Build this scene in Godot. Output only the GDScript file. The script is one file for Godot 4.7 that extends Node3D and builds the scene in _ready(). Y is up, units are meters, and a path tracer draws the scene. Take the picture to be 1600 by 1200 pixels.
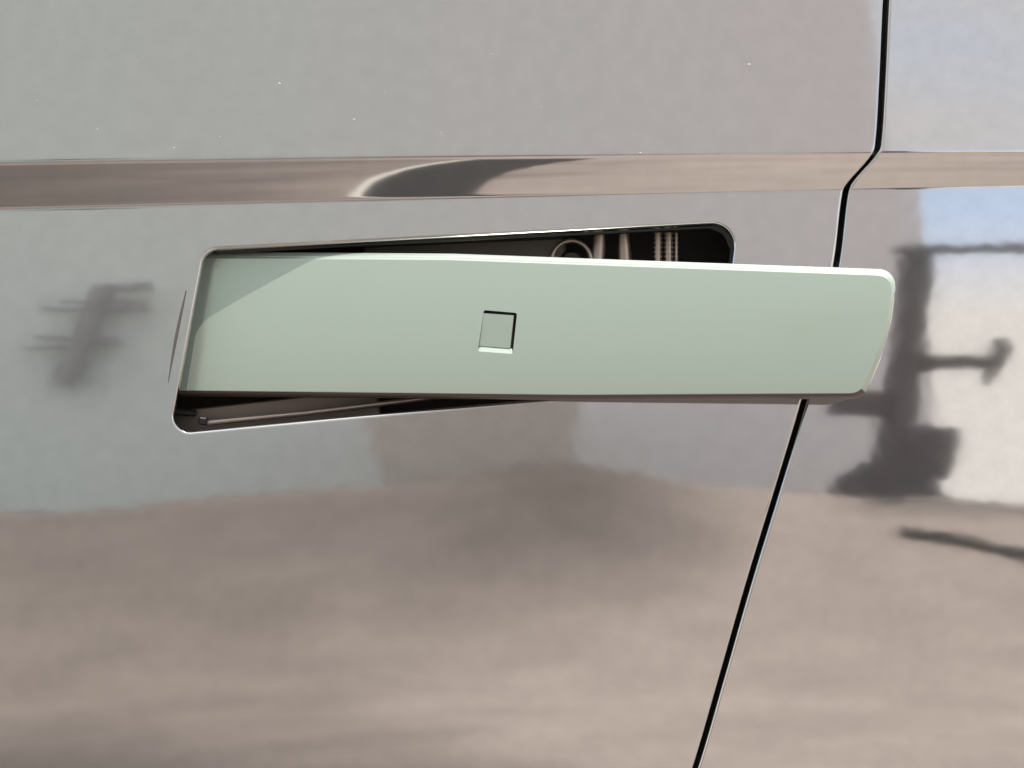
extends Node3D
# A close-up of a car's side: a pulled-out flush door handle, its recess, a shoulder crease and a shut line.
# Behind the camera stand the yard, bank, building and poles that the paint mirrors.

const K := 0.0002135          # metres per design unit on the door plane (1600 design units across)
const CAM_Z := 0.6
const MID := 1.0              # height of the middle of the framed part of the door

var car: Node3D
var col_x := PackedFloat32Array()
var height_table := []
var noise := FastNoiseLite.new()

func _ready():
	# ---- camera
	var cam := Camera3D.new()
	cam.name = "camera"
	cam.fov = 2.0 * rad_to_deg(atan(600.0 * K / CAM_Z))
	cam.position = Vector3(0, MID, CAM_Z)
	cam.near = 0.02
	cam.far = 900.0
	add_child(cam)
	cam.current = true
	# ---- sky, exposure
	var env := Environment.new()
	env.background_mode = Environment.BG_SKY
	var sky := Sky.new()
	var pan := PanoramaSkyMaterial.new()
	pan.panorama = ImageTexture.create_from_image(sky_image())
	sky.sky_material = pan
	env.sky = sky
	env.background_energy_multiplier = 1.15
	env.tonemap_mode = Environment.TONE_MAPPER_LINEAR
	env.tonemap_exposure = 1.36
	env.sdfgi_enabled = true
	env.ssao_enabled = true
	env.ssil_enabled = true
	var we := WorldEnvironment.new()
	we.name = "world_environment"
	we.environment = env
	add_child(we)
	# ---- sun: high, a little to the right, just in front of the door's plane
	var sun := DirectionalLight3D.new()
	sun.name = "sun"
	sun.light_energy = 1.12
	sun.light_angular_distance = 0.5
	sun.light_color = Color(1.0, 0.93, 0.88)
	sun.shadow_enabled = true
	add_child(sun)
	sun.look_at_from_position(Vector3(0.5, 3.4, 0.95) * 10.0, Vector3.ZERO, Vector3.UP)

	noise.seed = 7
	noise.frequency = 1.0
	make_materials()
	build_surroundings()
	build_car()

# ------------------------------------------------------------------ sky
func sky_image() -> Image:
	var w := 768
	var h := 384
	var im := Image.create(w, h, false, Image.FORMAT_RGBF)
	var n := FastNoiseLite.new()
	n.seed = 21
	n.frequency = 1.3
	n.fractal_octaves = 5
	var toward := Vector3(0.5, 3.4, 0.95).normalized()
	for j in h:
		var el := (0.5 - (j + 0.5) / h) * PI
		for i in w:
			var az := (i + 0.5) / w * TAU
			var d := Vector3(sin(az) * cos(el), sin(el), -cos(az) * cos(el)) * Vector3(-1, 1, -1)
			var up: float = max(d.y, 0.0)
			var c := Color(0.36, 0.50, 0.80).lerp(Color(0.80, 0.845, 0.92), pow(1.0 - up, 2.2))
			c = c.lerp(Color(0.86, 0.78, 0.73), 1.0 - smoothstep(0.16, 0.26, up))
			var p := d / (up + 0.22)
			var cl: float = smoothstep(-0.12, 0.42, n.get_noise_3d(p.x, p.z, 3.0) + 0.22)
			var deck := Color(0.62, 0.585, 0.585).lerp(Color(0.95, 0.92, 0.92), smoothstep(0.5, 1.0, up))
			c = c.lerp(deck, smoothstep(0.27, 0.40, d.y) * (0.72 + 0.28 * cl))
			var glow: float = pow(max(d.dot(toward), 0.0), 6.0)
			c = c + Color(0.55, 0.5, 0.42) * glow
			im.set_pixel(i, j, c)
	return im

# ------------------------------------------------------------------ materials
var M := {}

func srgb(r: float, g: float, b: float) -> Color:
	return Color(r, g, b).linear_to_srgb()

func mat(name_: String, c: Color, rough: float, metal := 0.0) -> StandardMaterial3D:
	var m := StandardMaterial3D.new()
	m.resource_name = name_
	m.albedo_color = c
	m.roughness = rough
	m.metallic = metal
	M[name_] = m
	return m

func noise_tex(seed_: int, freq: float, lo: Color, hi: Color, octaves := 4, normal_map := false, size := 512) -> NoiseTexture2D:
	var f := FastNoiseLite.new()
	f.seed = seed_
	f.frequency = freq
	f.fractal_octaves = octaves
	var t := NoiseTexture2D.new()
	t.width = size
	t.height = size
	t.seamless = true
	t.noise = f
	if normal_map:
		t.as_normal_map = true
		t.bump_strength = 4.0
	else:
		var g := Gradient.new()
		g.set_color(0, lo)
		g.set_color(1, hi)
		t.color_ramp = g
	return t

func make_materials():
	var ripple := noise_tex(5, 0.028, Color.BLACK, Color.WHITE, 2, true)
	var p := mat("car_paint", srgb(0.56, 0.56, 0.555), 0.042, 0.97)
	p.clearcoat_enabled = true
	p.clearcoat = 1.0
	p.clearcoat_roughness = 0.02
	p.uv1_triplanar = true
	p.uv1_scale = Vector3(5, 5, 5)
	p.normal_enabled = true
	p.normal_texture = ripple
	p.normal_scale = 0.004
	p.albedo_color = Color.WHITE
	p.albedo_texture = noise_tex(31, 0.045, srgb(0.515, 0.53, 0.525), srgb(0.57, 0.585, 0.58), 5)
	var hp := mat("handle_paint", srgb(0.435, 0.55, 0.48), 0.24, 0.38)
	hp.clearcoat_enabled = true
	hp.clearcoat = 1.0
	hp.clearcoat_roughness = 0.06
	mat("black_plastic", srgb(0.012, 0.012, 0.012), 0.45)
	mat("cavity_plastic", srgb(0.05, 0.043, 0.038), 0.5)
	mat("dark_brown", srgb(0.10, 0.085, 0.072), 0.4)
	mat("rubber", srgb(0.01, 0.01, 0.01), 0.8)
	mat("zinc", srgb(0.55, 0.47, 0.41), 0.35, 0.7)
	mat("beige_steel", srgb(0.24, 0.21, 0.18), 0.4, 0.5)
	mat("line_dark", srgb(0.10, 0.095, 0.095), 0.6)
	mat("speck", srgb(0.6, 0.6, 0.59), 0.5)
	var g := mat("sand", Color.WHITE, 0.95)
	g.albedo_texture = noise_tex(11, 0.01, srgb(0.252, 0.220, 0.202), srgb(0.34, 0.298, 0.273), 3, false, 1024)
	g.uv1_triplanar = true
	g.uv1_world_triplanar = true
	g.uv1_scale = Vector3(0.16, 0.16, 0.16)
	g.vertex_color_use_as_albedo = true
	var b := mat("earth", Color.WHITE, 0.95)
	b.albedo_texture = noise_tex(12, 0.02, srgb(0.13, 0.105, 0.085), srgb(0.27, 0.22, 0.18), 5)
	b.uv1_triplanar = true
	b.uv1_world_triplanar = true
	b.uv1_scale = Vector3(0.5, 0.5, 0.5)
	mat("render_wall", Color.WHITE, 0.9).vertex_color_use_as_albedo = true
	mat("tan_wall", srgb(0.59, 0.54, 0.49), 0.9)
	mat("beige_wall", srgb(0.80, 0.74, 0.68), 0.9)
	var w := mat("dark_wood", Color.WHITE, 0.85)
	w.albedo_texture = noise_tex(13, 0.03, srgb(0.075, 0.068, 0.069), srgb(0.13, 0.117, 0.117), 4, false, 256)
	w.uv1_triplanar = true
	w.uv1_scale = Vector3(2, 0.4, 2)
	mat("grey_post", srgb(0.36, 0.36, 0.355), 0.7)
	mat("shadow_black", srgb(0.008, 0.008, 0.0095), 0.7)
	mat("strip_edge", srgb(0.6, 0.58, 0.54), 0.7)

# ------------------------------------------------------------------ helpers
func meshed(called: String, st: SurfaceTool, m: Material, parent: Node, at := Vector3.ZERO) -> MeshInstance3D:
	var o := MeshInstance3D.new()
	o.name = called
	o.mesh = st.commit()
	o.material_override = m
	o.position = at
	parent.add_child(o, true)
	return o

func tag(o: Node, label: String, category: String, group := "", kind := ""):
	if label: o.set_meta("label", label)
	if category: o.set_meta("category", category)
	if group: o.set_meta("group", group)
	if kind: o.set_meta("kind", kind)

func begin() -> SurfaceTool:
	var st := SurfaceTool.new()
	st.begin(Mesh.PRIMITIVE_TRIANGLES)
	return st

# adds one triangle wound so that its front faces along its normals
func tri(st: SurfaceTool, p: Array, n: Array):
	var facing: Vector3 = (p[1] - p[0]).cross(p[2] - p[0])
	var mean: Vector3 = n[0] + n[1] + n[2]
	var order = [0, 2, 1] if facing.dot(mean) > 0.0 else [0, 1, 2]
	for k in order:
		st.set_normal(n[k])
		st.add_vertex(p[k])

func quad(st: SurfaceTool, p: Array, n: Array):
	tri(st, [p[0], p[1], p[2]], [n[0], n[1], n[2]])
	tri(st, [p[0], p[2], p[3]], [n[0], n[2], n[3]])

# rows of points and normals joined into a smooth sheet
func lattice(st: SurfaceTool, pts: Array, nrm: Array, closed := false):
	for j in pts.size() - 1:
		var c: int = pts[j].size()
		for i in (c if closed else c - 1):
			var k := (i + 1) % c
			quad(st, [pts[j][i], pts[j][k], pts[j + 1][k], pts[j + 1][i]], [nrm[j][i], nrm[j][k], nrm[j + 1][k], nrm[j + 1][i]])

# a box with bevelled edges
func bevel_box(st: SurfaceTool, c: Vector3, s: Vector3, r: float, turn := Basis.IDENTITY):
	var h := s * 0.5
	r = min(r, min(h.x, min(h.y, h.z)) * 0.9)
	var axes := [Vector3.RIGHT, Vector3.UP, Vector3.BACK]
	for a in 3:
		for sg in [-1.0, 1.0]:
			var n: Vector3 = axes[a] * sg
			var u: Vector3 = axes[(a + 1) % 3]
			var v: Vector3 = axes[(a + 2) % 3]
			var hu: float = h[(a + 1) % 3] - r
			var hv: float = h[(a + 2) % 3] - r
			var o: Vector3 = n * h[a]
			var q := []
			for k in [[-1, -1], [1, -1], [1, 1], [-1, 1]]:
				q.append(c + turn * (o + u * hu * k[0] + v * hv * k[1]))
			quad(st, q, [turn * n, turn * n, turn * n, turn * n])
			# bevel between this face and the next axis
			for sg2 in [-1.0, 1.0]:
				var n2: Vector3 = u * sg2
				var e := []
				for k in [-1.0, 1.0]:
					e.append(c + turn * (n * h[a] + n2 * hu + v * hv * k))
				for k in [1.0, -1.0]:
					e.append(c + turn * (n * (h[a] - r) + n2 * h[(a + 1) % 3] + v * hv * k))
				var bn: Vector3 = turn * (n + n2).normalized()
				quad(st, e, [bn, bn, bn, bn])
	for sx in [-1.0, 1.0]:
		for sy in [-1.0, 1.0]:
			for sz in [-1.0, 1.0]:
				var n3: Vector3 = turn * Vector3(sx, sy, sz).normalized()
				tri(st, [c + turn * Vector3(sx * h.x, sy * (h.y - r), sz * (h.z - r)), c + turn * Vector3(sx * (h.x - r), sy * h.y, sz * (h.z - r)), c + turn * Vector3(sx * (h.x - r), sy * (h.y - r), sz * h.z)], [n3, n3, n3])

# a tube along points with a radius at each
func tube(st: SurfaceTool, path: Array, radii: Array, sides := 16, caps := true):
	var pts := []
	var nrm := []
	var side := Vector3.ZERO
	for j in path.size():
		var t: Vector3 = (path[min(j + 1, path.size() - 1)] - path[max(j - 1, 0)]).normalized()
		if side == Vector3.ZERO:
			side = t.cross(Vector3(0.31, 0.17, 0.93)).normalized()
		side = (side - t * side.dot(t)).normalized()
		var other := t.cross(side)
		var row := []
		var nr := []
		for i in sides:
			var a := TAU * i / sides
			var d := side * cos(a) + other * sin(a)
			row.append(path[j] + d * radii[j])
			nr.append(d)
		pts.append(row)
		nrm.append(nr)
	lattice(st, pts, nrm, true)
	if caps:
		for e in [0, path.size() - 1]:
			var t2: Vector3 = (path[0] - path[1]).normalized() if e == 0 else (path[e] - path[e - 1]).normalized()
			for i in sides:
				tri(st, [path[e], pts[e][i], pts[e][(i + 1) % sides]], [t2, t2, t2])

# the point seen at design position (u, v) at depth z
func at_depth(u: float, v: float, z: float) -> Vector3:
	var s := K * (CAM_Z - z) / CAM_Z
	return Vector3((u - 800.0) * s, MID - (v - 600.0) * s, z)

# rounded polygon: corners [x, y, r]
func rounded(corners: Array, step: float) -> PackedVector2Array:
	var out := PackedVector2Array()
	var n := corners.size()
	for i in n:
		var p := Vector2(corners[i][0], corners[i][1])
		var a := Vector2(corners[(i + n - 1) % n][0], corners[(i + n - 1) % n][1])
		var b := Vector2(corners[(i + 1) % n][0], corners[(i + 1) % n][1])
		var da := (a - p).normalized()
		var db := (b - p).normalized()
		var half := da.angle_to(db) * 0.5
		var r: float = corners[i][2]
		var back: float = r / abs(tan(half))
		var centre: Vector2 = p + (da + db).normalized() * (r / abs(sin(half)))
		var s: Vector2 = p + da * back - centre
		var e: Vector2 = p + db * back - centre
		var sweep := s.angle_to(e)
		var k: int = max(2, int(ceil(abs(sweep) * r / 3.0)))
		for q in k + 1:
			out.append(centre + s.rotated(sweep * q / k))
	# fill in the straights
	var full := PackedVector2Array()
	for i in out.size():
		var p0 := out[i]
		var p1 := out[(i + 1) % out.size()]
		var m: int = max(1, int(round(p0.distance_to(p1) / step)))
		for q in m:
			full.append(p0.lerp(p1, float(q) / m))
	return full

# outward unit directions of a closed loop of points
func outward(loop: PackedVector2Array) -> PackedVector2Array:
	var area := 0.0
	for i in loop.size():
		area += loop[i].cross(loop[(i + 1) % loop.size()])
	var out := PackedVector2Array()
	for i in loop.size():
		var t := (loop[(i + 1) % loop.size()] - loop[(i + loop.size() - 1) % loop.size()]).normalized()
		out.append(Vector2(t.y, -t.x) if area > 0 else Vector2(-t.y, t.x))
	return out

# lays cells (closed loops of design points) on the surface f(u, v) -> [point, normal], trimmed to outer and cut by hole
func fill(st: SurfaceTool, cells: Array, outer: PackedVector2Array, hole: PackedVector2Array, f: Callable):
	for cell in cells:
		var pieces := [cell]
		if outer.size() > 2: pieces = Geometry2D.intersect_polygons(cell, outer)
		for piece in pieces:
			for q in Geometry2D.clip_polygons(piece, hole):
				var ids := Geometry2D.triangulate_polygon(q)
				var made := []
				for p in q: made.append(f.call(p.x, p.y))
				for t in range(0, ids.size(), 3):
					var A = made[ids[t]]
					var B = made[ids[t + 1]]
					var C = made[ids[t + 2]]
					tri(st, [A[0], B[0], C[0]], [A[1], B[1], C[1]])

# ------------------------------------------------------------------ the door's surface
const U0 := -700.0
const U1 := 2300.0
const V0 := -500.0
const V1 := 1700.0
const CU := 25.0
const CV := 1.0

func crease_top(u: float) -> float:
	var t := u / 1600.0
	return 252.0 - 22.0 * t + 6.5 * t * t

func crease_bottom(u: float) -> float:
	var t := u / 1600.0
	return 326.0 - 40.0 * t + 3.0 * t * t

# the way the sheet leans: degrees its normal points above the horizontal
func lean(u: float, v: float) -> float:
	var a := crease_top(u)
	var b := crease_bottom(u)
	var soft: float = lerp(9.0, 4.0, clamp(u / 1000.0, 0.0, 1.0))
	var up := 8.0 + (a - v) * 0.006
	var low := 1.83 - (v - 780.0) * 0.007
	var e: float = lerp(up, lerp(-11.5, -18.0, clamp((v - a) / (b - a), 0.0, 1.0)), smoothstep(a - soft, a + soft, v))
	return lerp(e, low, smoothstep(b - soft, b + soft, v))

func make_table():
	var nu := int((U1 - U0) / CU) + 1
	var nv := int((V1 - V0) / CV) + 1
	for i in nu:
		var u := U0 + i * CU
		var col := PackedFloat32Array()
		col.resize(nv)
		var h := 0.0
		var zero := 0.0
		for j in nv:
			col[j] = h
			var v := V0 + j * CV
			if int(v) == 100: zero = h
			h += tan(deg_to_rad(lean(u, v + 0.5))) * K * CV
		for j in nv:
			col[j] -= zero
		height_table.append(col)

func sheet_z(u: float, v: float) -> float:
	var x: float = clamp((u - U0) / CU, 0.0, height_table.size() - 1.001)
	var y: float = clamp((v - V0) / CV, 0.0, height_table[0].size() - 1.001)
	var i := int(x)
	var j := int(y)
	var a: PackedFloat32Array = height_table[i]
	var b: PackedFloat32Array = height_table[i + 1]
	return lerp(lerp(a[j], a[j + 1], y - j), lerp(b[j], b[j + 1], y - j), x - i)

func sheet(u: float, v: float) -> Vector3:
	return at_depth(u, v, sheet_z(u, v))

func sheet_n(u: float, v: float) -> Vector3:
	var du := sheet(u + 12.5, v) - sheet(u - 12.5, v)
	var dv := sheet(u, v + 0.7) - sheet(u, v - 0.7)
	return dv.cross(du).normalized()

func sheet_pn(u: float, v: float) -> Array:
	return [sheet(u, v), sheet_n(u, v)]

# the shut line between the two panels
var gap_pts := [Vector2(1420, -500), Vector2(1400, -250), Vector2(1385, 0), Vector2(1379, 130), Vector2(1372.5, 226), Vector2(1365, 244), Vector2(1330, 284), Vector2(1321.5, 300), Vector2(1309, 400), Vector2(1288, 510), Vector2(1256, 628), Vector2(1216, 760), Vector2(1170, 910), Vector2(1127, 1060), Vector2(1086, 1200), Vector2(1000, 1450), Vector2(900, 1700)]

func gap_u(v: float) -> float:
	for i in gap_pts.size() - 1:
		if v <= gap_pts[i + 1].y or i == gap_pts.size() - 2:
			var a: Vector2 = gap_pts[max(i - 1, 0)]
			var b: Vector2 = gap_pts[i]
			var c: Vector2 = gap_pts[i + 1]
			var d: Vector2 = gap_pts[min(i + 2, gap_pts.size() - 1)]
			# cubic Hermite on uneven knots
			var h := c.y - b.y
			var m0: float = (c.x - a.x) / max(c.y - a.y, 0.001)
			var m1: float = (d.x - b.x) / max(d.y - b.y, 0.001)
			var t: float = clamp((v - b.y) / h, 0.0, 1.0)
			var t2 := t * t
			var t3 := t2 * t
			return (2 * t3 - 3 * t2 + 1) * b.x + (t3 - 2 * t2 + t) * h * m0 + (-2 * t3 + 3 * t2) * c.x + (t3 - t2) * h * m1
	return 900.0

# row k of the sheet at u: rows bunch up along the crease
var rows := []   # [kind, t]

func make_rows():
	for v in [-500, -430, -360, -300, -240, -190, -140, -90, -50, -20, 10, 40, 70, 100, 125, 150, 170, 190, 205, 215]:
		rows.append([0, (v + 500.0) / 715.0])
	for k in 49:
		rows.append([1, (k + 1) / 50.0])
	var v2 := 338.0
	while v2 < 1700.0:
		rows.append([2, (v2 - 338.0) / 1362.0])
		v2 += 7.0 if v2 < 430.0 else (12.0 if v2 < 700.0 else (20.0 if v2 < 1240.0 else 60.0))
	rows.append([2, 1.0])

func row_v(k: int, u: float) -> float:
	var a := crease_top(u) - 14.0
	var b := crease_bottom(u) + 12.0
	match rows[k][0]:
		0: return lerp(V0, a, rows[k][1])
		1: return lerp(a, b, rows[k][1])
	return lerp(b, V1, rows[k][1])

# a rounded edge turned back from the sheet along a line of design points
func rolled_edge(st: SurfaceTool, line: Array, dirs: Array, r: float, back: float, closed: bool):
	var pts := []
	var nrm := []
	for k in 9:
		pts.append([])
		nrm.append([])
	for i in line.size():
		var p: Vector2 = line[i]
		var d: Vector2 = dirs[i]
		var c := sheet(p.x, p.y)
		var n := sheet_n(p.x, p.y)
		var t := (sheet(p.x + d.x * 2.0, p.y + d.y * 2.0) - sheet(p.x, p.y)).normalized()
		t = (t - n * t.dot(n)).normalized()
		var rw: float = r * K * (1.0 if not closed else lerp(1.0, 0.55, clamp(d.x, 0.0, 1.0)))
		for k in 8:
			var a := PI * 0.5 * k / 7.0
			pts[k].append(c + t * rw * sin(a) - n * rw * (1.0 - cos(a)))
			nrm[k].append((n * cos(a) + t * sin(a)).normalized())
		pts[8].append(c + t * rw - n * (rw + back))
		nrm[8].append(t)
	lattice(st, pts, nrm, closed)

func opening() -> PackedVector2Array:
	return rounded([[322, 391, 24], [1151, 349, 34], [1121, 596, 30], [268, 677, 24]], 8.0)

# ------------------------------------------------------------------ the car
func build_car():
	make_rows()
	car = Node3D.new()
	car.name = "car"
	add_child(car)
	tag(car, "glossy silver grey car body side with its pale green door handle pulled out", "car")
	build_door()
	build_rear_panel()
	build_handle()
	build_recess()

func build_door():
	var st := begin()
	var hole := opening()
	# the edge of the painted sheet lies a rolled radius outside the opening
	var out := outward(hole)
	var rim := PackedVector2Array()
	for i in hole.size():
		rim.append(hole[i] + out[i] * 6.0)
	var nu := 121
	var grid := []
	for k in rows.size():
		var vn := row_v(k, 1340.0)
		var right := gap_u(vn) - 8.5
		var row := []
		for i in nu:
			var t := float(i) / (nu - 1)
			var u: float = lerp(U0, right, t)
			row.append(Vector2(u, row_v(k, u)))
		grid.append(row)
	# the block of the lattice round the opening
	var k0 := 0
	while rows[k0][0] < 2: k0 += 1
	var k1 := k0
	while row_v(k1, 700.0) < 720.0: k1 += 1
	var i0 := 0
	while grid[k0][i0].x < 215.0: i0 += 1
	var i1 := i0
	while grid[k1][i1].x < 1180.0: i1 += 1
	var pts := []
	var nrm := []
	for k in grid.size():
		var pr := []
		var nr := []
		for p in grid[k]:
			pr.append(sheet(p.x, p.y))
			nr.append(sheet_n(p.x, p.y))
		pts.append(pr)
		nrm.append(nr)
	for k in grid.size() - 1:
		for i in nu - 1:
			if k >= k0 and k < k1 and i >= i0 and i < i1: continue
			quad(st, [pts[k][i], pts[k][i + 1], pts[k + 1][i + 1], pts[k + 1][i]], [nrm[k][i], nrm[k][i + 1], nrm[k + 1][i + 1], nrm[k + 1][i]])
	var cells := []
	for k in range(k0, k1):
		for i in range(i0, i1):
			cells.append(PackedVector2Array([grid[k][i], grid[k][i + 1], grid[k + 1][i + 1], grid[k + 1][i]]))
	fill(st, cells, PackedVector2Array(), rim, sheet_pn)
	# rolled edges: the shut line's and the opening's
	var line := []
	var dirs := []
	for k in grid.size():
		line.append(grid[k][nu - 1])
	for k in line.size():
		var t: Vector2 = (line[min(k + 1, line.size() - 1)] - line[max(k - 1, 0)]).normalized()
		dirs.append(Vector2(t.y, -t.x))
	rolled_edge(st, line, dirs, 4.5, 0.008, false)
	var hl := []
	var hd := []
	for i in rim.size():
		hl.append(rim[i])
		hd.append(-out[i])
	rolled_edge(st, hl, hd, 6.0, 0.0016, true)
	var door := meshed("door_panel", st, M.car_paint, car)
	# specks of grit on the paint, and a dark line standing for a reflection
	for s in [[437, 131, 2.0], [1000.5, 239, 1.7], [768, 85, 1.2], [553, 187, 1.6], [1170, 101, 2.2], [403, 185, 1.0], [272, 231, 1.4], [96, 60, 1.0], [152, 202, 1.2], [214, 96, 0.9], [318, 38, 0.9], [344, 214, 1.1], [508, 52, 0.8], [601, 143, 0.9], [689, 208, 1.0], [846, 168, 0.8], [931, 40, 0.9], [1087, 196, 0.9], [1263, 150, 0.8], [58, 158, 1.1]]:
		var b := begin()
		var c := sheet(s[0], s[1])
		var n := sheet_n(s[0], s[1])
		var tx := Vector3.UP.cross(n).normalized()
		var ty := n.cross(tx)
		var ps := []
		var ns := []
		for j in 4:
			var e := PI * 0.5 * j / 3.0
			var pr := []
			var nr := []
			for i in 8:
				var a := TAU * i / 8
				var wob := 1.0 + 0.25 * sin(a * 2.0 + s[0])
				var d: Vector3 = (tx * cos(a) + ty * sin(a)) * cos(e)
				pr.append(c + d * s[2] * wob * K + n * sin(e) * 0.00035)
				nr.append((d + n * (0.3 + sin(e))).normalized())
			ps.append(pr)
			ns.append(nr)
		lattice(b, ps, ns, true)
		meshed("grit_speck", b, M.speck, door)
	var sc := begin()
	var path := []
	var rad := []
	for k in 9:
		var t := k / 8.0
		var u: float = lerp(291.0, 263.0, t) - 1.5 * sin(t * PI)
		var v: float = lerp(454.0, 598.0, t)
		path.append(sheet(u, v))
		rad.append(K * (0.4 + 2.0 * sin(clamp(t * 0.9 + 0.08, 0.0, 1.0) * PI)))
	tube(sc, path, rad, 8)
	meshed("reflected_line", sc, M.line_dark, door)

func build_rear_panel():
	var st := begin()
	var nu := 50
	var pts := []
	var nrm := []
	var line := []
	for k in rows.size():
		var vn := row_v(k, 1340.0)
		var left := gap_u(vn) + 8.5
		var pr := []
		var nr := []
		for i in nu:
			var t := float(i) / (nu - 1)
			var u: float = lerp(left, U1, t)
			var v := row_v(k, u)
			if i == 0: line.append(Vector2(u, v))
			pr.append(sheet(u, v))
			nr.append(sheet_n(u, v))
		pts.append(pr)
		nrm.append(nr)
	lattice(st, pts, nrm)
	var dirs := []
	for k in line.size():
		var t: Vector2 = (line[min(k + 1, line.size() - 1)] - line[max(k - 1, 0)]).normalized()
		dirs.append(Vector2(-t.y, t.x))
	rolled_edge(st, line, dirs, 4.5, 0.008, false)
	meshed("rear_panel", st, M.car_paint, car)
	# the dark seal at the bottom of the shut line
	var s := begin()
	var ps := []
	var ns := []
	for k in rows.size():
		var v := row_v(k, 1340.0)
		var g := gap_u(v)
		var pr := []
		var nr := []
		for e in [-40.0, -14.0, 0.0, 14.0, 40.0]:
			var z: float = sheet_z(g, v) - 0.0082 - 0.0006 * abs(e) / 14.0
			pr.append(at_depth(g + e, v, z))
			nr.append(Vector3(e / 60.0, 0, 1).normalized())
		ps.append(pr)
		ns.append(nr)
	lattice(s, ps, ns)
	meshed("door_seal", s, M.rubber, car)

# ------------------------------------------------------------------ the handle
const HS := 0.20     # how far it is swung out, per metre along the door

func handle_z(u: float, v: float) -> float:
	var z0 := sheet_z(560.0, 510.0)
	var x := (u - 545.0) * K
	var bulge := 0.0
	var t := (v - 510.0) / 105.0
	bulge = -0.0008 * t * t
	if x < 0.0: x *= 0.95
	return z0 + HS * x + bulge + 0.0004 + (v - 510.0) * K * 0.05

func handle_p(u: float, v: float) -> Vector3:
	return at_depth(u, v, handle_z(u, v))

func handle_n(u: float, v: float) -> Vector3:
	var du := handle_p(u + 2.0, v) - handle_p(u - 2.0, v)
	var dv := handle_p(u, v + 2.0) - handle_p(u, v - 2.0)
	return dv.cross(du).normalized()

func handle_pn(u: float, v: float) -> Array:
	return [handle_p(u, v), handle_n(u, v)]

func smooth_loop(ctrl: Array) -> PackedVector2Array:
	return PackedVector2Array(ctrl)

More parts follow.
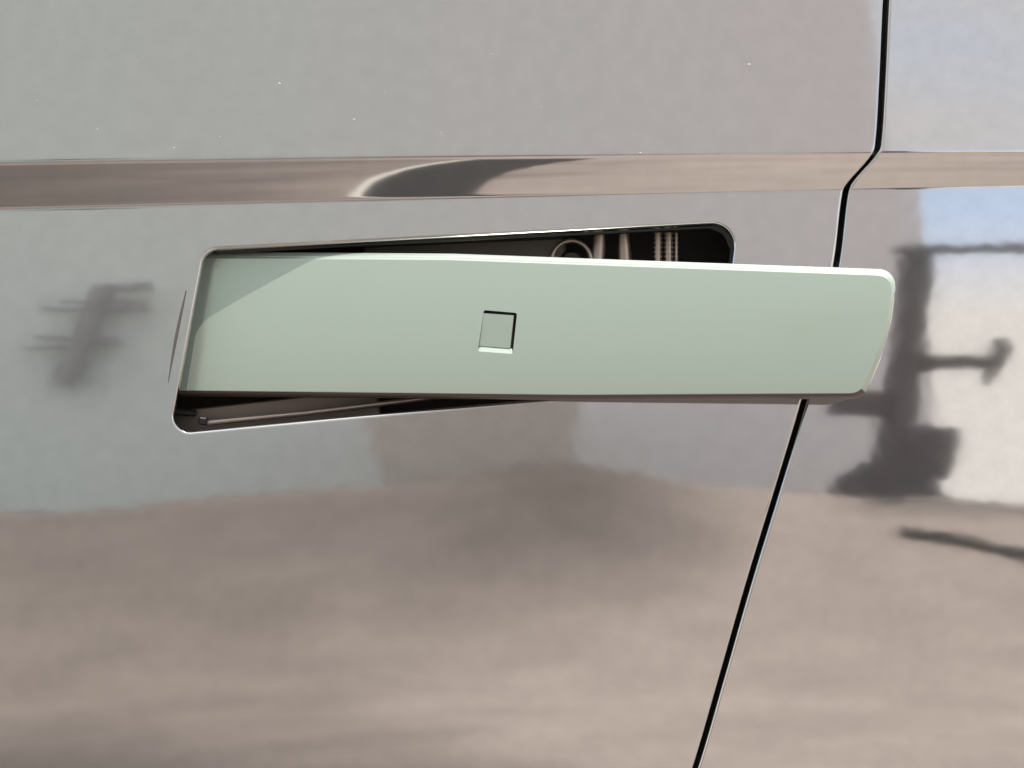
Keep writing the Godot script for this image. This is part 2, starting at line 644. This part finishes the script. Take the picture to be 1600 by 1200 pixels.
func build_handle():
	var st := begin()
	var loop := rounded([[302, 404, 6], [700, 407, 900], [1396, 432, 22], [1385, 515, 400], [1345, 613.5, 26], [900, 616, 3000], [252, 609, 6]], 10.0)
	var out := outward(loop)
	var hole := rounded([[756, 484.5, 3], [808, 489, 3], [801, 553, 3], [746.5, 549, 3]], 3.0)
	var cells := []
	for k in 16:
		for i in 80:
			var u := 240.0 + i * 14.6
			var v := 398.0 + k * 14.0
			cells.append(PackedVector2Array([Vector2(u, v), Vector2(u + 14.6, v), Vector2(u + 14.6, v + 14.0), Vector2(u, v + 14.0)]))
	fill(st, cells, loop, hole, handle_pn)
	# profile of the rim: [share of the spread, depth in mm, share of the outward lean]
	var prof := [[0.0, 0.0, 0.0], [0.05, 0.02, 0.25], [0.10, 0.08, 0.45], [0.16, 0.2, 0.58], [0.22, 0.36, 0.56], [0.27, 0.44, 0.30], [0.33, 0.5, 0.28], [0.40, 0.62, 0.56], [0.60, 1.15, 0.62], [0.82, 1.95, 0.66], [0.93, 2.6, 0.85], [0.985, 3.4, 0.97], [1.0, 4.4, 1.0], [1.0, 11.0, 1.0], [0.9, 12.0, 0.7]]
	var pts := []
	var nrm := []
	for pr in prof:
		var row := []
		var nr := []
		for i in loop.size():
			var d := out[i]
			var spread: float = 2.6 * max(d.x, 0.0) + 14.0 * max(-d.y, 0.0) + 11.0 * max(d.y, 0.0) + 2.0 * max(-d.x, 0.0)
			var p: Vector2 = loop[i] + d * spread * pr[0]
			var n := handle_n(loop[i].x, loop[i].y)
			var w: Vector3 = handle_p(p.x, p.y) - n * pr[1] * 0.001 * lerp(1.0, 2.6, max(d.y, 0.0))
			var t := (handle_p(loop[i].x + d.x * 2.0, loop[i].y + d.y * 2.0) - handle_p(loop[i].x, loop[i].y)).normalized()
			row.append(w)
			var slope: float = lerp(pr[2], min(pr[2] * 1.5, 0.98) if pr[2] < 0.7 else max(pr[2], 0.98), max(d.y, 0.0))
			nr.append((n * sqrt(max(1.0 - slope * slope, 0.0)) + t * slope).normalized())
		pts.append(row)
		nrm.append(nr)
	# the rim: handle paint, with shade along the bottom put in as dark brown
	var underside := begin()
	for k in pts.size() - 1:
		for i in loop.size():
			var j := (i + 1) % loop.size()
			quad(underside if k > 1 and (out[i].y + out[j].y) * 0.5 > 0.75 else st, [pts[k][i], pts[k][j], pts[k + 1][j], pts[k + 1][i]], [nrm[k][i], nrm[k][j], nrm[k + 1][j], nrm[k + 1][i]])
	# back of the handle
	var c := Vector3.ZERO
	for p in pts[-1]: c += p
	c /= pts[-1].size()
	var bn := -handle_n(800, 510)
	for i in loop.size():
		tri(st, [c, pts[-1][i], pts[-1][(i + 1) % loop.size()]], [bn, bn, bn])
	var h := meshed("door_handle", st, M.handle_paint, car)
	h.set_meta("label", "pale green door handle swung out over the shut line")
	meshed("shaded_edge", underside, M.dark_brown, h)
	# the square lock button: a dark seam over the top and down the right side, a bright sloped sill below
	var q := []
	for p in [[756, 484.5], [808, 489], [801, 553], [746.5, 549]]:
		q.append(Vector2(p[0], p[1]))
	var plate := [Vector2(754.2, 489.2), Vector2(802.6, 492.8), Vector2(796.4, 544), Vector2(745.2, 540)]
	var n0 := handle_n(780, 515)
	var seam := begin()
	var o3 := []
	var i3 := []
	for k in 4:
		o3.append(handle_p(q[k].x, q[k].y) + n0 * 0.00001)
		i3.append(handle_p(q[k].x, q[k].y) - n0 * 0.0035)
	for k in [0, 1, 3]:
		var j: int = (k + 1) % 4
		var e: Vector3 = (o3[j] - o3[k]).normalized()
		var wn: Vector3 = e.cross(n0).normalized()
		quad(seam, [o3[k], o3[j], i3[j], i3[k]], [wn, wn, wn, wn])
	quad(seam, [i3[0], i3[1], i3[2], i3[3]], [n0, n0, n0, n0])
	meshed("button_seam", seam, M.black_plastic, h)
	var bt := begin()
	var top := []
	var bot := []
	for k in 4:
		top.append(handle_p(plate[k].x, plate[k].y) - n0 * (0.0001 if k < 2 else 0.0007))
		bot.append(handle_p(plate[k].x, plate[k].y) - n0 * 0.0034)
	var pn: Vector3 = (top[3] - top[0]).cross(top[1] - top[0]).normalized()
	quad(bt, top, [pn, pn, pn, pn])
	for k in 4:
		var j := (k + 1) % 4
		var e: Vector3 = (top[j] - top[k]).normalized()
		var wn: Vector3 = n0.cross(e).normalized()
		if wn.dot(top[k] - (top[0] + top[2]) * 0.5) < 0.0: wn = -wn
		quad(bt, [top[k], top[j], bot[j], bot[k]], [wn, wn, wn, wn])
	meshed("lock_button", bt, M.handle_paint, h)
	var sill := begin()
	var a0 := handle_p(q[3].x, q[3].y)
	var a1 := handle_p(q[2].x, q[2].y)
	var b0 := handle_p(plate[3].x - 1.0, plate[3].y) - n0 * 0.0010
	var b1 := handle_p(plate[2].x + 3.0, plate[2].y + 0.5) - n0 * 0.0010
	var sn: Vector3 = (a1 - a0).cross(b0 - a0).normalized()
	if sn.z < 0.0: sn = -sn
	quad(sill, [a0, a1, b1, b0], [sn, sn, sn, sn])
	var wl: Vector3 = (a1 - a0).normalized()
	tri(sill, [a1, b1, a1 - n0 * 0.003], [wl, wl, wl])
	meshed("button_sill", sill, M.handle_paint, h)

# ------------------------------------------------------------------ the recess behind the handle
func build_recess():
	var st := begin()
	var loop := opening()
	var out := outward(loop)
	# walls widen behind the sheet, then a floor
	var pts := []
	var nrm := []
	for pr in [[6.0, 0.0024, 0.0], [16.0, 0.0030, 0.0], [18.0, 0.030, 1.0], [14.0, 0.042, 0.8]]:
		var row := []
		var nr := []
		for i in loop.size():
			var p: Vector2 = loop[i] + out[i] * pr[0]
			var z: float = sheet_z(loop[i].x, loop[i].y) - pr[1]
			row.append(at_depth(p.x, p.y, z))
			nr.append(Vector3(-out[i].x, out[i].y, 0.15).normalized())
		pts.append(row)
		nrm.append(nr)
	lattice(st, pts, nrm, true)
	var c := at_depth(700, 510, -0.050)
	for i in loop.size():
		tri(st, [c, pts[-1][i], pts[-1][(i + 1) % loop.size()]], [Vector3.BACK, Vector3.BACK, Vector3.BACK])
	var r := meshed("handle_recess", st, M.cavity_plastic, car)
	# the inner trim: a thin frame just inside the opening
	var tr := begin()
	var tp := []
	var tn := []
	for pr in [[5.0, 0.0046, Vector2(-0.3, 0.9)], [-8.0, 0.0050, Vector2(-0.2, 1.0)], [-9.5, 0.0053, Vector2(-0.8, 0.6)], [-10.0, 0.0062, Vector2(-1, 0)], [-10.0, 0.013, Vector2(-1, 0)]]:
		var row := []
		var nr := []
		for i in loop.size():
			var p: Vector2 = loop[i] + out[i] * pr[0]
			var hide: float = max(out[i].y, -out[i].x)      # the frame slips under the sheet at the bottom and left
			p += out[i] * 14.0 * smoothstep(-0.2, 0.6, hide)
			row.append(at_depth(p.x, p.y, sheet_z(loop[i].x, loop[i].y) - pr[1]))
			nr.append(Vector3(out[i].x * pr[2].x, -out[i].y * pr[2].x, pr[2].y).normalized())
		tp.append(row)
		tn.append(nr)
	lattice(tr, tp, tn, true)
	meshed("trim_frame", tr, M.black_plastic, r)
	# the works seen above the handle
	var z := -0.017
	var ring := begin()
	var path := []
	var rad := []
	for k in 33:
		var a := TAU * k / 32.0
		path.append(at_depth(893 + 31 * cos(a), 409 + 33 * sin(a), z))
		rad.append(4.0 * K)
	tube(ring, path, rad, 10, false)
	meshed("pivot_ring", ring, M.zinc, r)
	var hub := begin()
	tube(hub, [at_depth(893, 410, z - 0.008), at_depth(893, 410, z - 0.001), at_depth(893, 410, z)], [20 * K, 20 * K, 16 * K], 20)
	meshed("pivot_hub", hub, M.cavity_plastic, r)
	for s in [[934.0, 12.0, -6.0], [976.0, 11.0, 3.0]]:
		var pin := begin()
		var pp := []
		var rr := []
		for k in 9:
			var t := k / 8.0
			pp.append(at_depth(s[0] - s[2] * (0.5 - t), lerp(366.0, 432.0, t), z - 0.002))
			rr.append(K * s[1] * (0.72 + 0.28 * sin(t * PI)))
		tube(pin, pp, rr, 14)
		meshed("latch_pin", pin, M.zinc, r)
	for s in [[1028.0, 7.5], [1045.0, 8.0], [1057.0, 3.5]]:
		var bolt := begin()
		var pp := []
		var rr := []
		for k in 41:
			var t := k / 40.0
			pp.append(at_depth(s[0], lerp(364.0, 436.0, t), z - 0.001))
			rr.append(K * s[1] * (0.86 + 0.14 * (1.0 if k % 4 < 2 else -1.0)))
		tube(bolt, pp, rr, 12)
		meshed("threaded_bolt", bolt, M.zinc, r)
	var arm := begin()
	bevel_box(arm, at_depth(726, 402, z - 0.004), Vector3(0.070, 0.011, 0.006), 0.001, Basis(Vector3.BACK, deg_to_rad(2.5)))
	meshed("lever_arm", arm, M.dark_brown, r)
	# the works seen below it at the left
	var plate := begin()
	bevel_box(plate, at_depth(430, 646, -0.018), Vector3(0.072, 0.0095, 0.002), 0.0005, Basis(Vector3.BACK, deg_to_rad(6.5)))
	meshed("backing_plate", plate, M.beige_steel, r)
	var rod := begin()
	tube(rod, [at_depth(322, 661, -0.0085), at_depth(480, 645, -0.0085), at_depth(700, 618, -0.0085)], [4.6 * K, 4.6 * K, 4.2 * K], 12)
	meshed("pull_rod", rod, M.zinc, r)
	var clip := begin()
	bevel_box(clip, at_depth(318, 658, -0.0075), Vector3(13 * K, 12 * K, 0.004), 0.0004, Basis(Vector3.BACK, deg_to_rad(-8.0)))
	meshed("rod_clip", clip, M.black_plastic, r)
	var lug := begin()
	bevel_box(lug, at_depth(285, 644, -0.012), Vector3(44 * K, 11 * K, 0.004), 0.0006, Basis(Vector3.BACK, deg_to_rad(-6.0)))
	meshed("hinge_lug", lug, M.black_plastic, r)

# ------------------------------------------------------------------ what the paint mirrors
# the point of the yard seen in the lower part of the door at design position (u, v), at distance z behind the camera's plane
func mirrored(u: float, v: float, z: float) -> Vector3:
	var p := sheet(u, v)
	var n := sheet_n(u, v)
	var d := (p - Vector3(0, MID, CAM_Z)).normalized()
	var r := d - n * 2.0 * d.dot(n)
	return p + r * ((z - p.z) / r.z)

func build_surroundings():
	make_table()
	# ground: one sheet to the horizon, rising to an earth bank before the building; darker towards the left, where tree shade is put into its colour
	var st := begin()
	var xs := []
	var zs := []
	for v in [-400.0, -150.0, -60.0, -30.0, -18.0]: xs.append(v)
	for k in 141: xs.append(-14.0 + 0.2 * k)
	for v in [18.0, 30.0, 60.0, 150.0, 400.0]: xs.append(v)
	for v in [-400.0, -100.0, -30.0, -8.0, -3.0, -1.0, 0.0]: zs.append(v)
	for k in 53: zs.append(0.4 + 0.2 * k)
	for v in [11.5, 12.5, 15.0, 20.0, 40.0, 100.0, 400.0]: zs.append(v)
	var gp := []
	for z in zs:
		var row := []
		for x in xs: row.append(Vector3(x, soil(x, z), z))
		gp.append(row)
	var gn := []
	var gc := []
	for k in zs.size():
		var nr := []
		var cr := []
		for i in xs.size():
			var dx: Vector3 = gp[k][min(i + 1, xs.size() - 1)] - gp[k][max(i - 1, 0)]
			var dz: Vector3 = gp[min(k + 1, zs.size() - 1)][i] - gp[max(k - 1, 0)][i]
			nr.append(dz.cross(dx).normalized())
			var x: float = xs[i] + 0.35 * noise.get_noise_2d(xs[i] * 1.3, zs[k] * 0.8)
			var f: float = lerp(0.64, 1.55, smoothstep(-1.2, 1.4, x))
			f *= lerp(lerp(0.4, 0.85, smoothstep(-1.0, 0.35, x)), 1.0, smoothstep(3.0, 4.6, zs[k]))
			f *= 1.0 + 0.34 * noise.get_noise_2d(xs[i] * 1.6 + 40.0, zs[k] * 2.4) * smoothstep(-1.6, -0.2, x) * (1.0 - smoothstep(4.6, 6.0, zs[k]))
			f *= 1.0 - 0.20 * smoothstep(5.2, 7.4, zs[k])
			f *= 1.0 - 0.5 * smoothstep(1.15, 1.6, x) * smoothstep(7.1, 7.5, zs[k])  # shadow band by the post put into the ground colour
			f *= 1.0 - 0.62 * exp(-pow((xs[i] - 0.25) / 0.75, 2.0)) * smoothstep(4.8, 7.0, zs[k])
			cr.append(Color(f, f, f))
		gn.append(nr)
		gc.append(cr)
	for k in zs.size() - 1:
		for i in xs.size() - 1:
			for c in [[0, 0], [1, 0], [1, 1], [0, 0], [1, 1], [0, 1]]:
				st.set_normal(gn[k + c[1]][i + c[0]])
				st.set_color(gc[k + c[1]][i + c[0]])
				st.add_vertex(gp[k + c[1]][i + c[0]])
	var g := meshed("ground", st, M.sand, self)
	g.set_meta("kind", "structure")
	# the pale building on the left of the yard as one faces it from the car door
	var house := Node3D.new()
	house.name = "building"
	house.position = Vector3(-5.5, 0, 13.0)
	add_child(house)
	tag(house, "plain pale rendered building mirrored in the left part of the door", "building")
	var w := begin()
	# light tints put into its colour: foliage green at left, pinkish sky at right
	for k in 54:
		var x0 := -8.1 + 0.3 * k
		for f in [[Vector3(x0, 0, -2), Vector3(x0 + 0.3, 0, -2), Vector3(x0 + 0.3, 10, -2), Vector3(x0, 10, -2), Vector3.FORWARD], [Vector3(x0 + 0.3, 0, 2), Vector3(x0, 0, 2), Vector3(x0, 10, 2), Vector3(x0 + 0.3, 10, 2), Vector3.BACK]]:
			for c in ([0, 1, 2, 0, 2, 3]):
				w.set_normal(f[4])
				var t: float = smoothstep(2.0, 8.0, f[c].x)
				w.set_color(Color(0.74, 0.805, 0.77).lerp(Color(0.81, 0.78, 0.785), t))
				w.add_vertex(f[c])
	for sg in [-1.0, 1.0]:
		w.set_color(Color(0.74, 0.805, 0.77) if sg < 0 else Color(0.81, 0.78, 0.785))
		quad(w, [Vector3(8.1 * sg, 0, -2), Vector3(8.1 * sg, 0, 2), Vector3(8.1 * sg, 10, 2), Vector3(8.1 * sg, 10, -2)], [Vector3.RIGHT * sg, Vector3.RIGHT * sg, Vector3.RIGHT * sg, Vector3.RIGHT * sg])
	meshed("wall", w, M.render_wall, house)
	w = begin()
	bevel_box(w, Vector3(0, 10.1, 0), Vector3(16.6, 0.2, 4.4), 0.02)
	meshed("roof_slab", w, M.tan_wall, house)
	# made-up tan block standing for the person at the camera: one side slopes outwards
	var sk := begin()
	var lo := [Vector3(-0.42, 0, -0.4), Vector3(0.42, 0, -0.4), Vector3(0.42, 0, 0.4), Vector3(-0.42, 0, 0.4)]
	var hi := [Vector3(-0.78, 2.05, -0.55), Vector3(0.42, 2.05, -0.55), Vector3(0.42, 2.05, 0.55), Vector3(-0.78, 2.05, 0.55)]
	for k in 4:
		var j := (k + 1) % 4
		var n: Vector3 = (lo[j] - lo[k]).cross(hi[k] - lo[k]).normalized()
		if n.dot(lo[k] + lo[j]) < 0: n = -n
		quad(sk, [lo[k], lo[j], hi[j], hi[k]], [n, n, n, n])
	quad(sk, hi, [Vector3.UP, Vector3.UP, Vector3.UP, Vector3.UP])
	var wedge := meshed("person_stand_in", sk, M.tan_wall, self, Vector3(-0.15, 0, 9.6))
	tag(wedge, "added tan block standing for a person, mirrored in the door below the handle", "person_stand_in")
	# dark wooden post with brackets and a beam
	var post := Node3D.new()
	post.name = "gate_post"
	post.position = Vector3(1.80, 0, 8.3)
	add_child(post)
	tag(post, "dark wooden post with brackets and top beam mirrored in the rear panel", "post")
	var q := begin()
	tube(q, [Vector3(-0.04, 0, 0), Vector3(-0.03, 1.0, 0), Vector3(0.06, 2.0, 0), Vector3(0.17, 3.02, 0)], [0.15, 0.105, 0.085, 0.085], 12)
	meshed("post", q, M.dark_wood, post)
	q = begin()
	bevel_box(q, Vector3(1.86, 3.04, 0), Vector3(3.6, 0.06, 0.08), 0.01, Basis(Vector3.BACK, deg_to_rad(0.7)))
	meshed("beam", q, M.dark_wood, post)
	q = begin()
	bevel_box(q, Vector3(-0.16, 1.75, 0), Vector3(0.30, 0.2, 0.18), 0.02, Basis(Vector3.BACK, deg_to_rad(-4)))
	meshed("hinge_block", q, M.dark_wood, post)
	q = begin()
	bevel_box(q, Vector3(0.15, 1.35, 0), Vector3(0.28, 0.42, 0.2), 0.02, Basis(Vector3.BACK, deg_to_rad(-8)))
	meshed("lock_block", q, M.dark_wood, post)
	q = begin()
	tube(q, [Vector3(0.1, 2.08, 0), Vector3(0.42, 2.09, 0), Vector3(0.52, 2.1, 0), Vector3(0.55, 2.2, 0), Vector3(0.54, 2.27, 0)], [0.075, 0.065, 0.06, 0.05, 0.03], 10)
	meshed("hook", q, M.dark_wood, post)
	q = begin()
	tube(q, [Vector3(0.50, 2.07, 0), Vector3(0.46, 1.9, 0)], [0.05, 0.015], 8)
	meshed("hook_tip", q, M.dark_wood, post)
	q = begin()
	tube(q, [Vector3(-0.04, 0, 0), Vector3(-0.04, 0.9, 0), Vector3(-0.04, 1.12, 0), Vector3(-0.03, 1.25, 0)], [0.45, 0.33, 0.24, 0.13], 14)
	meshed("footing", q, M.dark_wood, post)
	# grey pole with cross arms, cut short as a made-up fitting on the wall
	var mast := Node3D.new()
	mast.name = "wall_pole"
	mast.position = Vector3(-2.80, 0.52, 10.85)
	mast.scale = Vector3(0.72, 0.81, 0.8)
	add_child(mast)
	tag(mast, "grey pole with cross arms, added on the wall and mirrored faintly at the left of the door", "bracket")
	q = begin()
	tube(q, [Vector3(-0.20, 2.02, 0), Vector3(-0.17, 2.12, 0), Vector3(-0.10, 2.35, 0), Vector3(-0.02, 2.72, 0), Vector3(0.05, 3.0, 0), Vector3(0.13, 3.34, 0)], [0.07, 0.12, 0.12, 0.10, 0.10, 0.09], 12)
	meshed("pole", q, M.grey_post, mast)
	for a in [[0.28, 3.32, 0.52, 0.10, 5.0], [0.25, 3.09, 0.48, 0.15, 0.0], [-0.20, 3.03, 0.46, 0.04, -2.0], [-0.13, 3.14, 0.30, 0.035, -2.0], [0.12, 2.62, 0.34, 0.12, 0.0], [-0.27, 2.65, 0.42, 0.05, -4.0], [-0.30, 2.53, 0.48, 0.04, 2.0]]:
		q = begin()
		bevel_box(q, Vector3(a[0], a[1], 0), Vector3(a[2], a[3], 0.06), 0.01, Basis(Vector3.BACK, deg_to_rad(a[4])))
		meshed("arm", q, M.grey_post, mast)
	# made-up dark tube standing for a shadow line along the bank
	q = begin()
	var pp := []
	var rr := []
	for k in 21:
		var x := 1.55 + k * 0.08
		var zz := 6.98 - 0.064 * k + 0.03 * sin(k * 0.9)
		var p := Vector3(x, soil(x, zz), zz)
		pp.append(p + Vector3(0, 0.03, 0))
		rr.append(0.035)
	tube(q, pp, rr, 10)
	var shadow_line := meshed("shadow_line", q, M.shadow_black, self)
	tag(shadow_line, "added dark tube standing for a shadow line on the ground, mirrored low in the rear panel", "shadow_line")
	# made-up dark strip standing for the camera holder's shadow, pale edging on its left
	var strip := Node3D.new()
	strip.name = "shadow_strip"
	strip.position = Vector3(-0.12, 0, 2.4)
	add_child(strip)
	tag(strip, "added dark strip standing for a cast shadow on the ground, mirrored in the shoulder crease", "rubber strip")
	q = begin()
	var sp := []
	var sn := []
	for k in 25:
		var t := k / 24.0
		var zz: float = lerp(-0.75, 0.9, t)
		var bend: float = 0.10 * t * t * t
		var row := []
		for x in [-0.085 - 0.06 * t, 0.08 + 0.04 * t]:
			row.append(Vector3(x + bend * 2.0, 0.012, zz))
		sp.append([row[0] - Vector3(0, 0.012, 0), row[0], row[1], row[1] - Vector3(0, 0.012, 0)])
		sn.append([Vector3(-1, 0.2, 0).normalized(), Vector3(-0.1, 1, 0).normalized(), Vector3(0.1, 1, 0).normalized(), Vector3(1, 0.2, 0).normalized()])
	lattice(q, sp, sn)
	meshed("sheet", q, M.shadow_black, strip)
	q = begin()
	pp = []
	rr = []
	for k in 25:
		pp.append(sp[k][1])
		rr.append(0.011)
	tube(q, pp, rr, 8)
	meshed("edging", q, M.strip_edge, strip)

# height of the soil: level by the car, then a humped bank 8 m off
func soil(x: float, z: float) -> float:
	var top := 0.86 + 0.20 * smoothstep(-2.6, -0.6, x) + 0.20 * exp(-pow((x - 0.15) / 0.55, 2.0)) + 0.06 * noise.get_noise_2d(x * 0.9, 3.0) - 0.12 * smoothstep(0.8, 2.6, x) + 0.05 * smoothstep(-4.0, -9.0, x)
	top += 0.025 * noise.get_noise_2d(x * 4.0, 9.0)
	var rise := smoothstep(4.2, 8.2, z) * (1.0 - smoothstep(8.6, 10.6, z)) * (1.0 - smoothstep(11.0, 14.0, abs(x)))
	rise = pow(rise, 1.25)
	var near := (1.0 - smoothstep(9.0, 10.5, z)) * smoothstep(0.2, 1.0, z) * (1.0 - smoothstep(8.0, 13.0, abs(x)))
	return top * rise + near * 0.02 * noise.get_noise_2d(x * 1.7, z * 1.7 + 50.0)
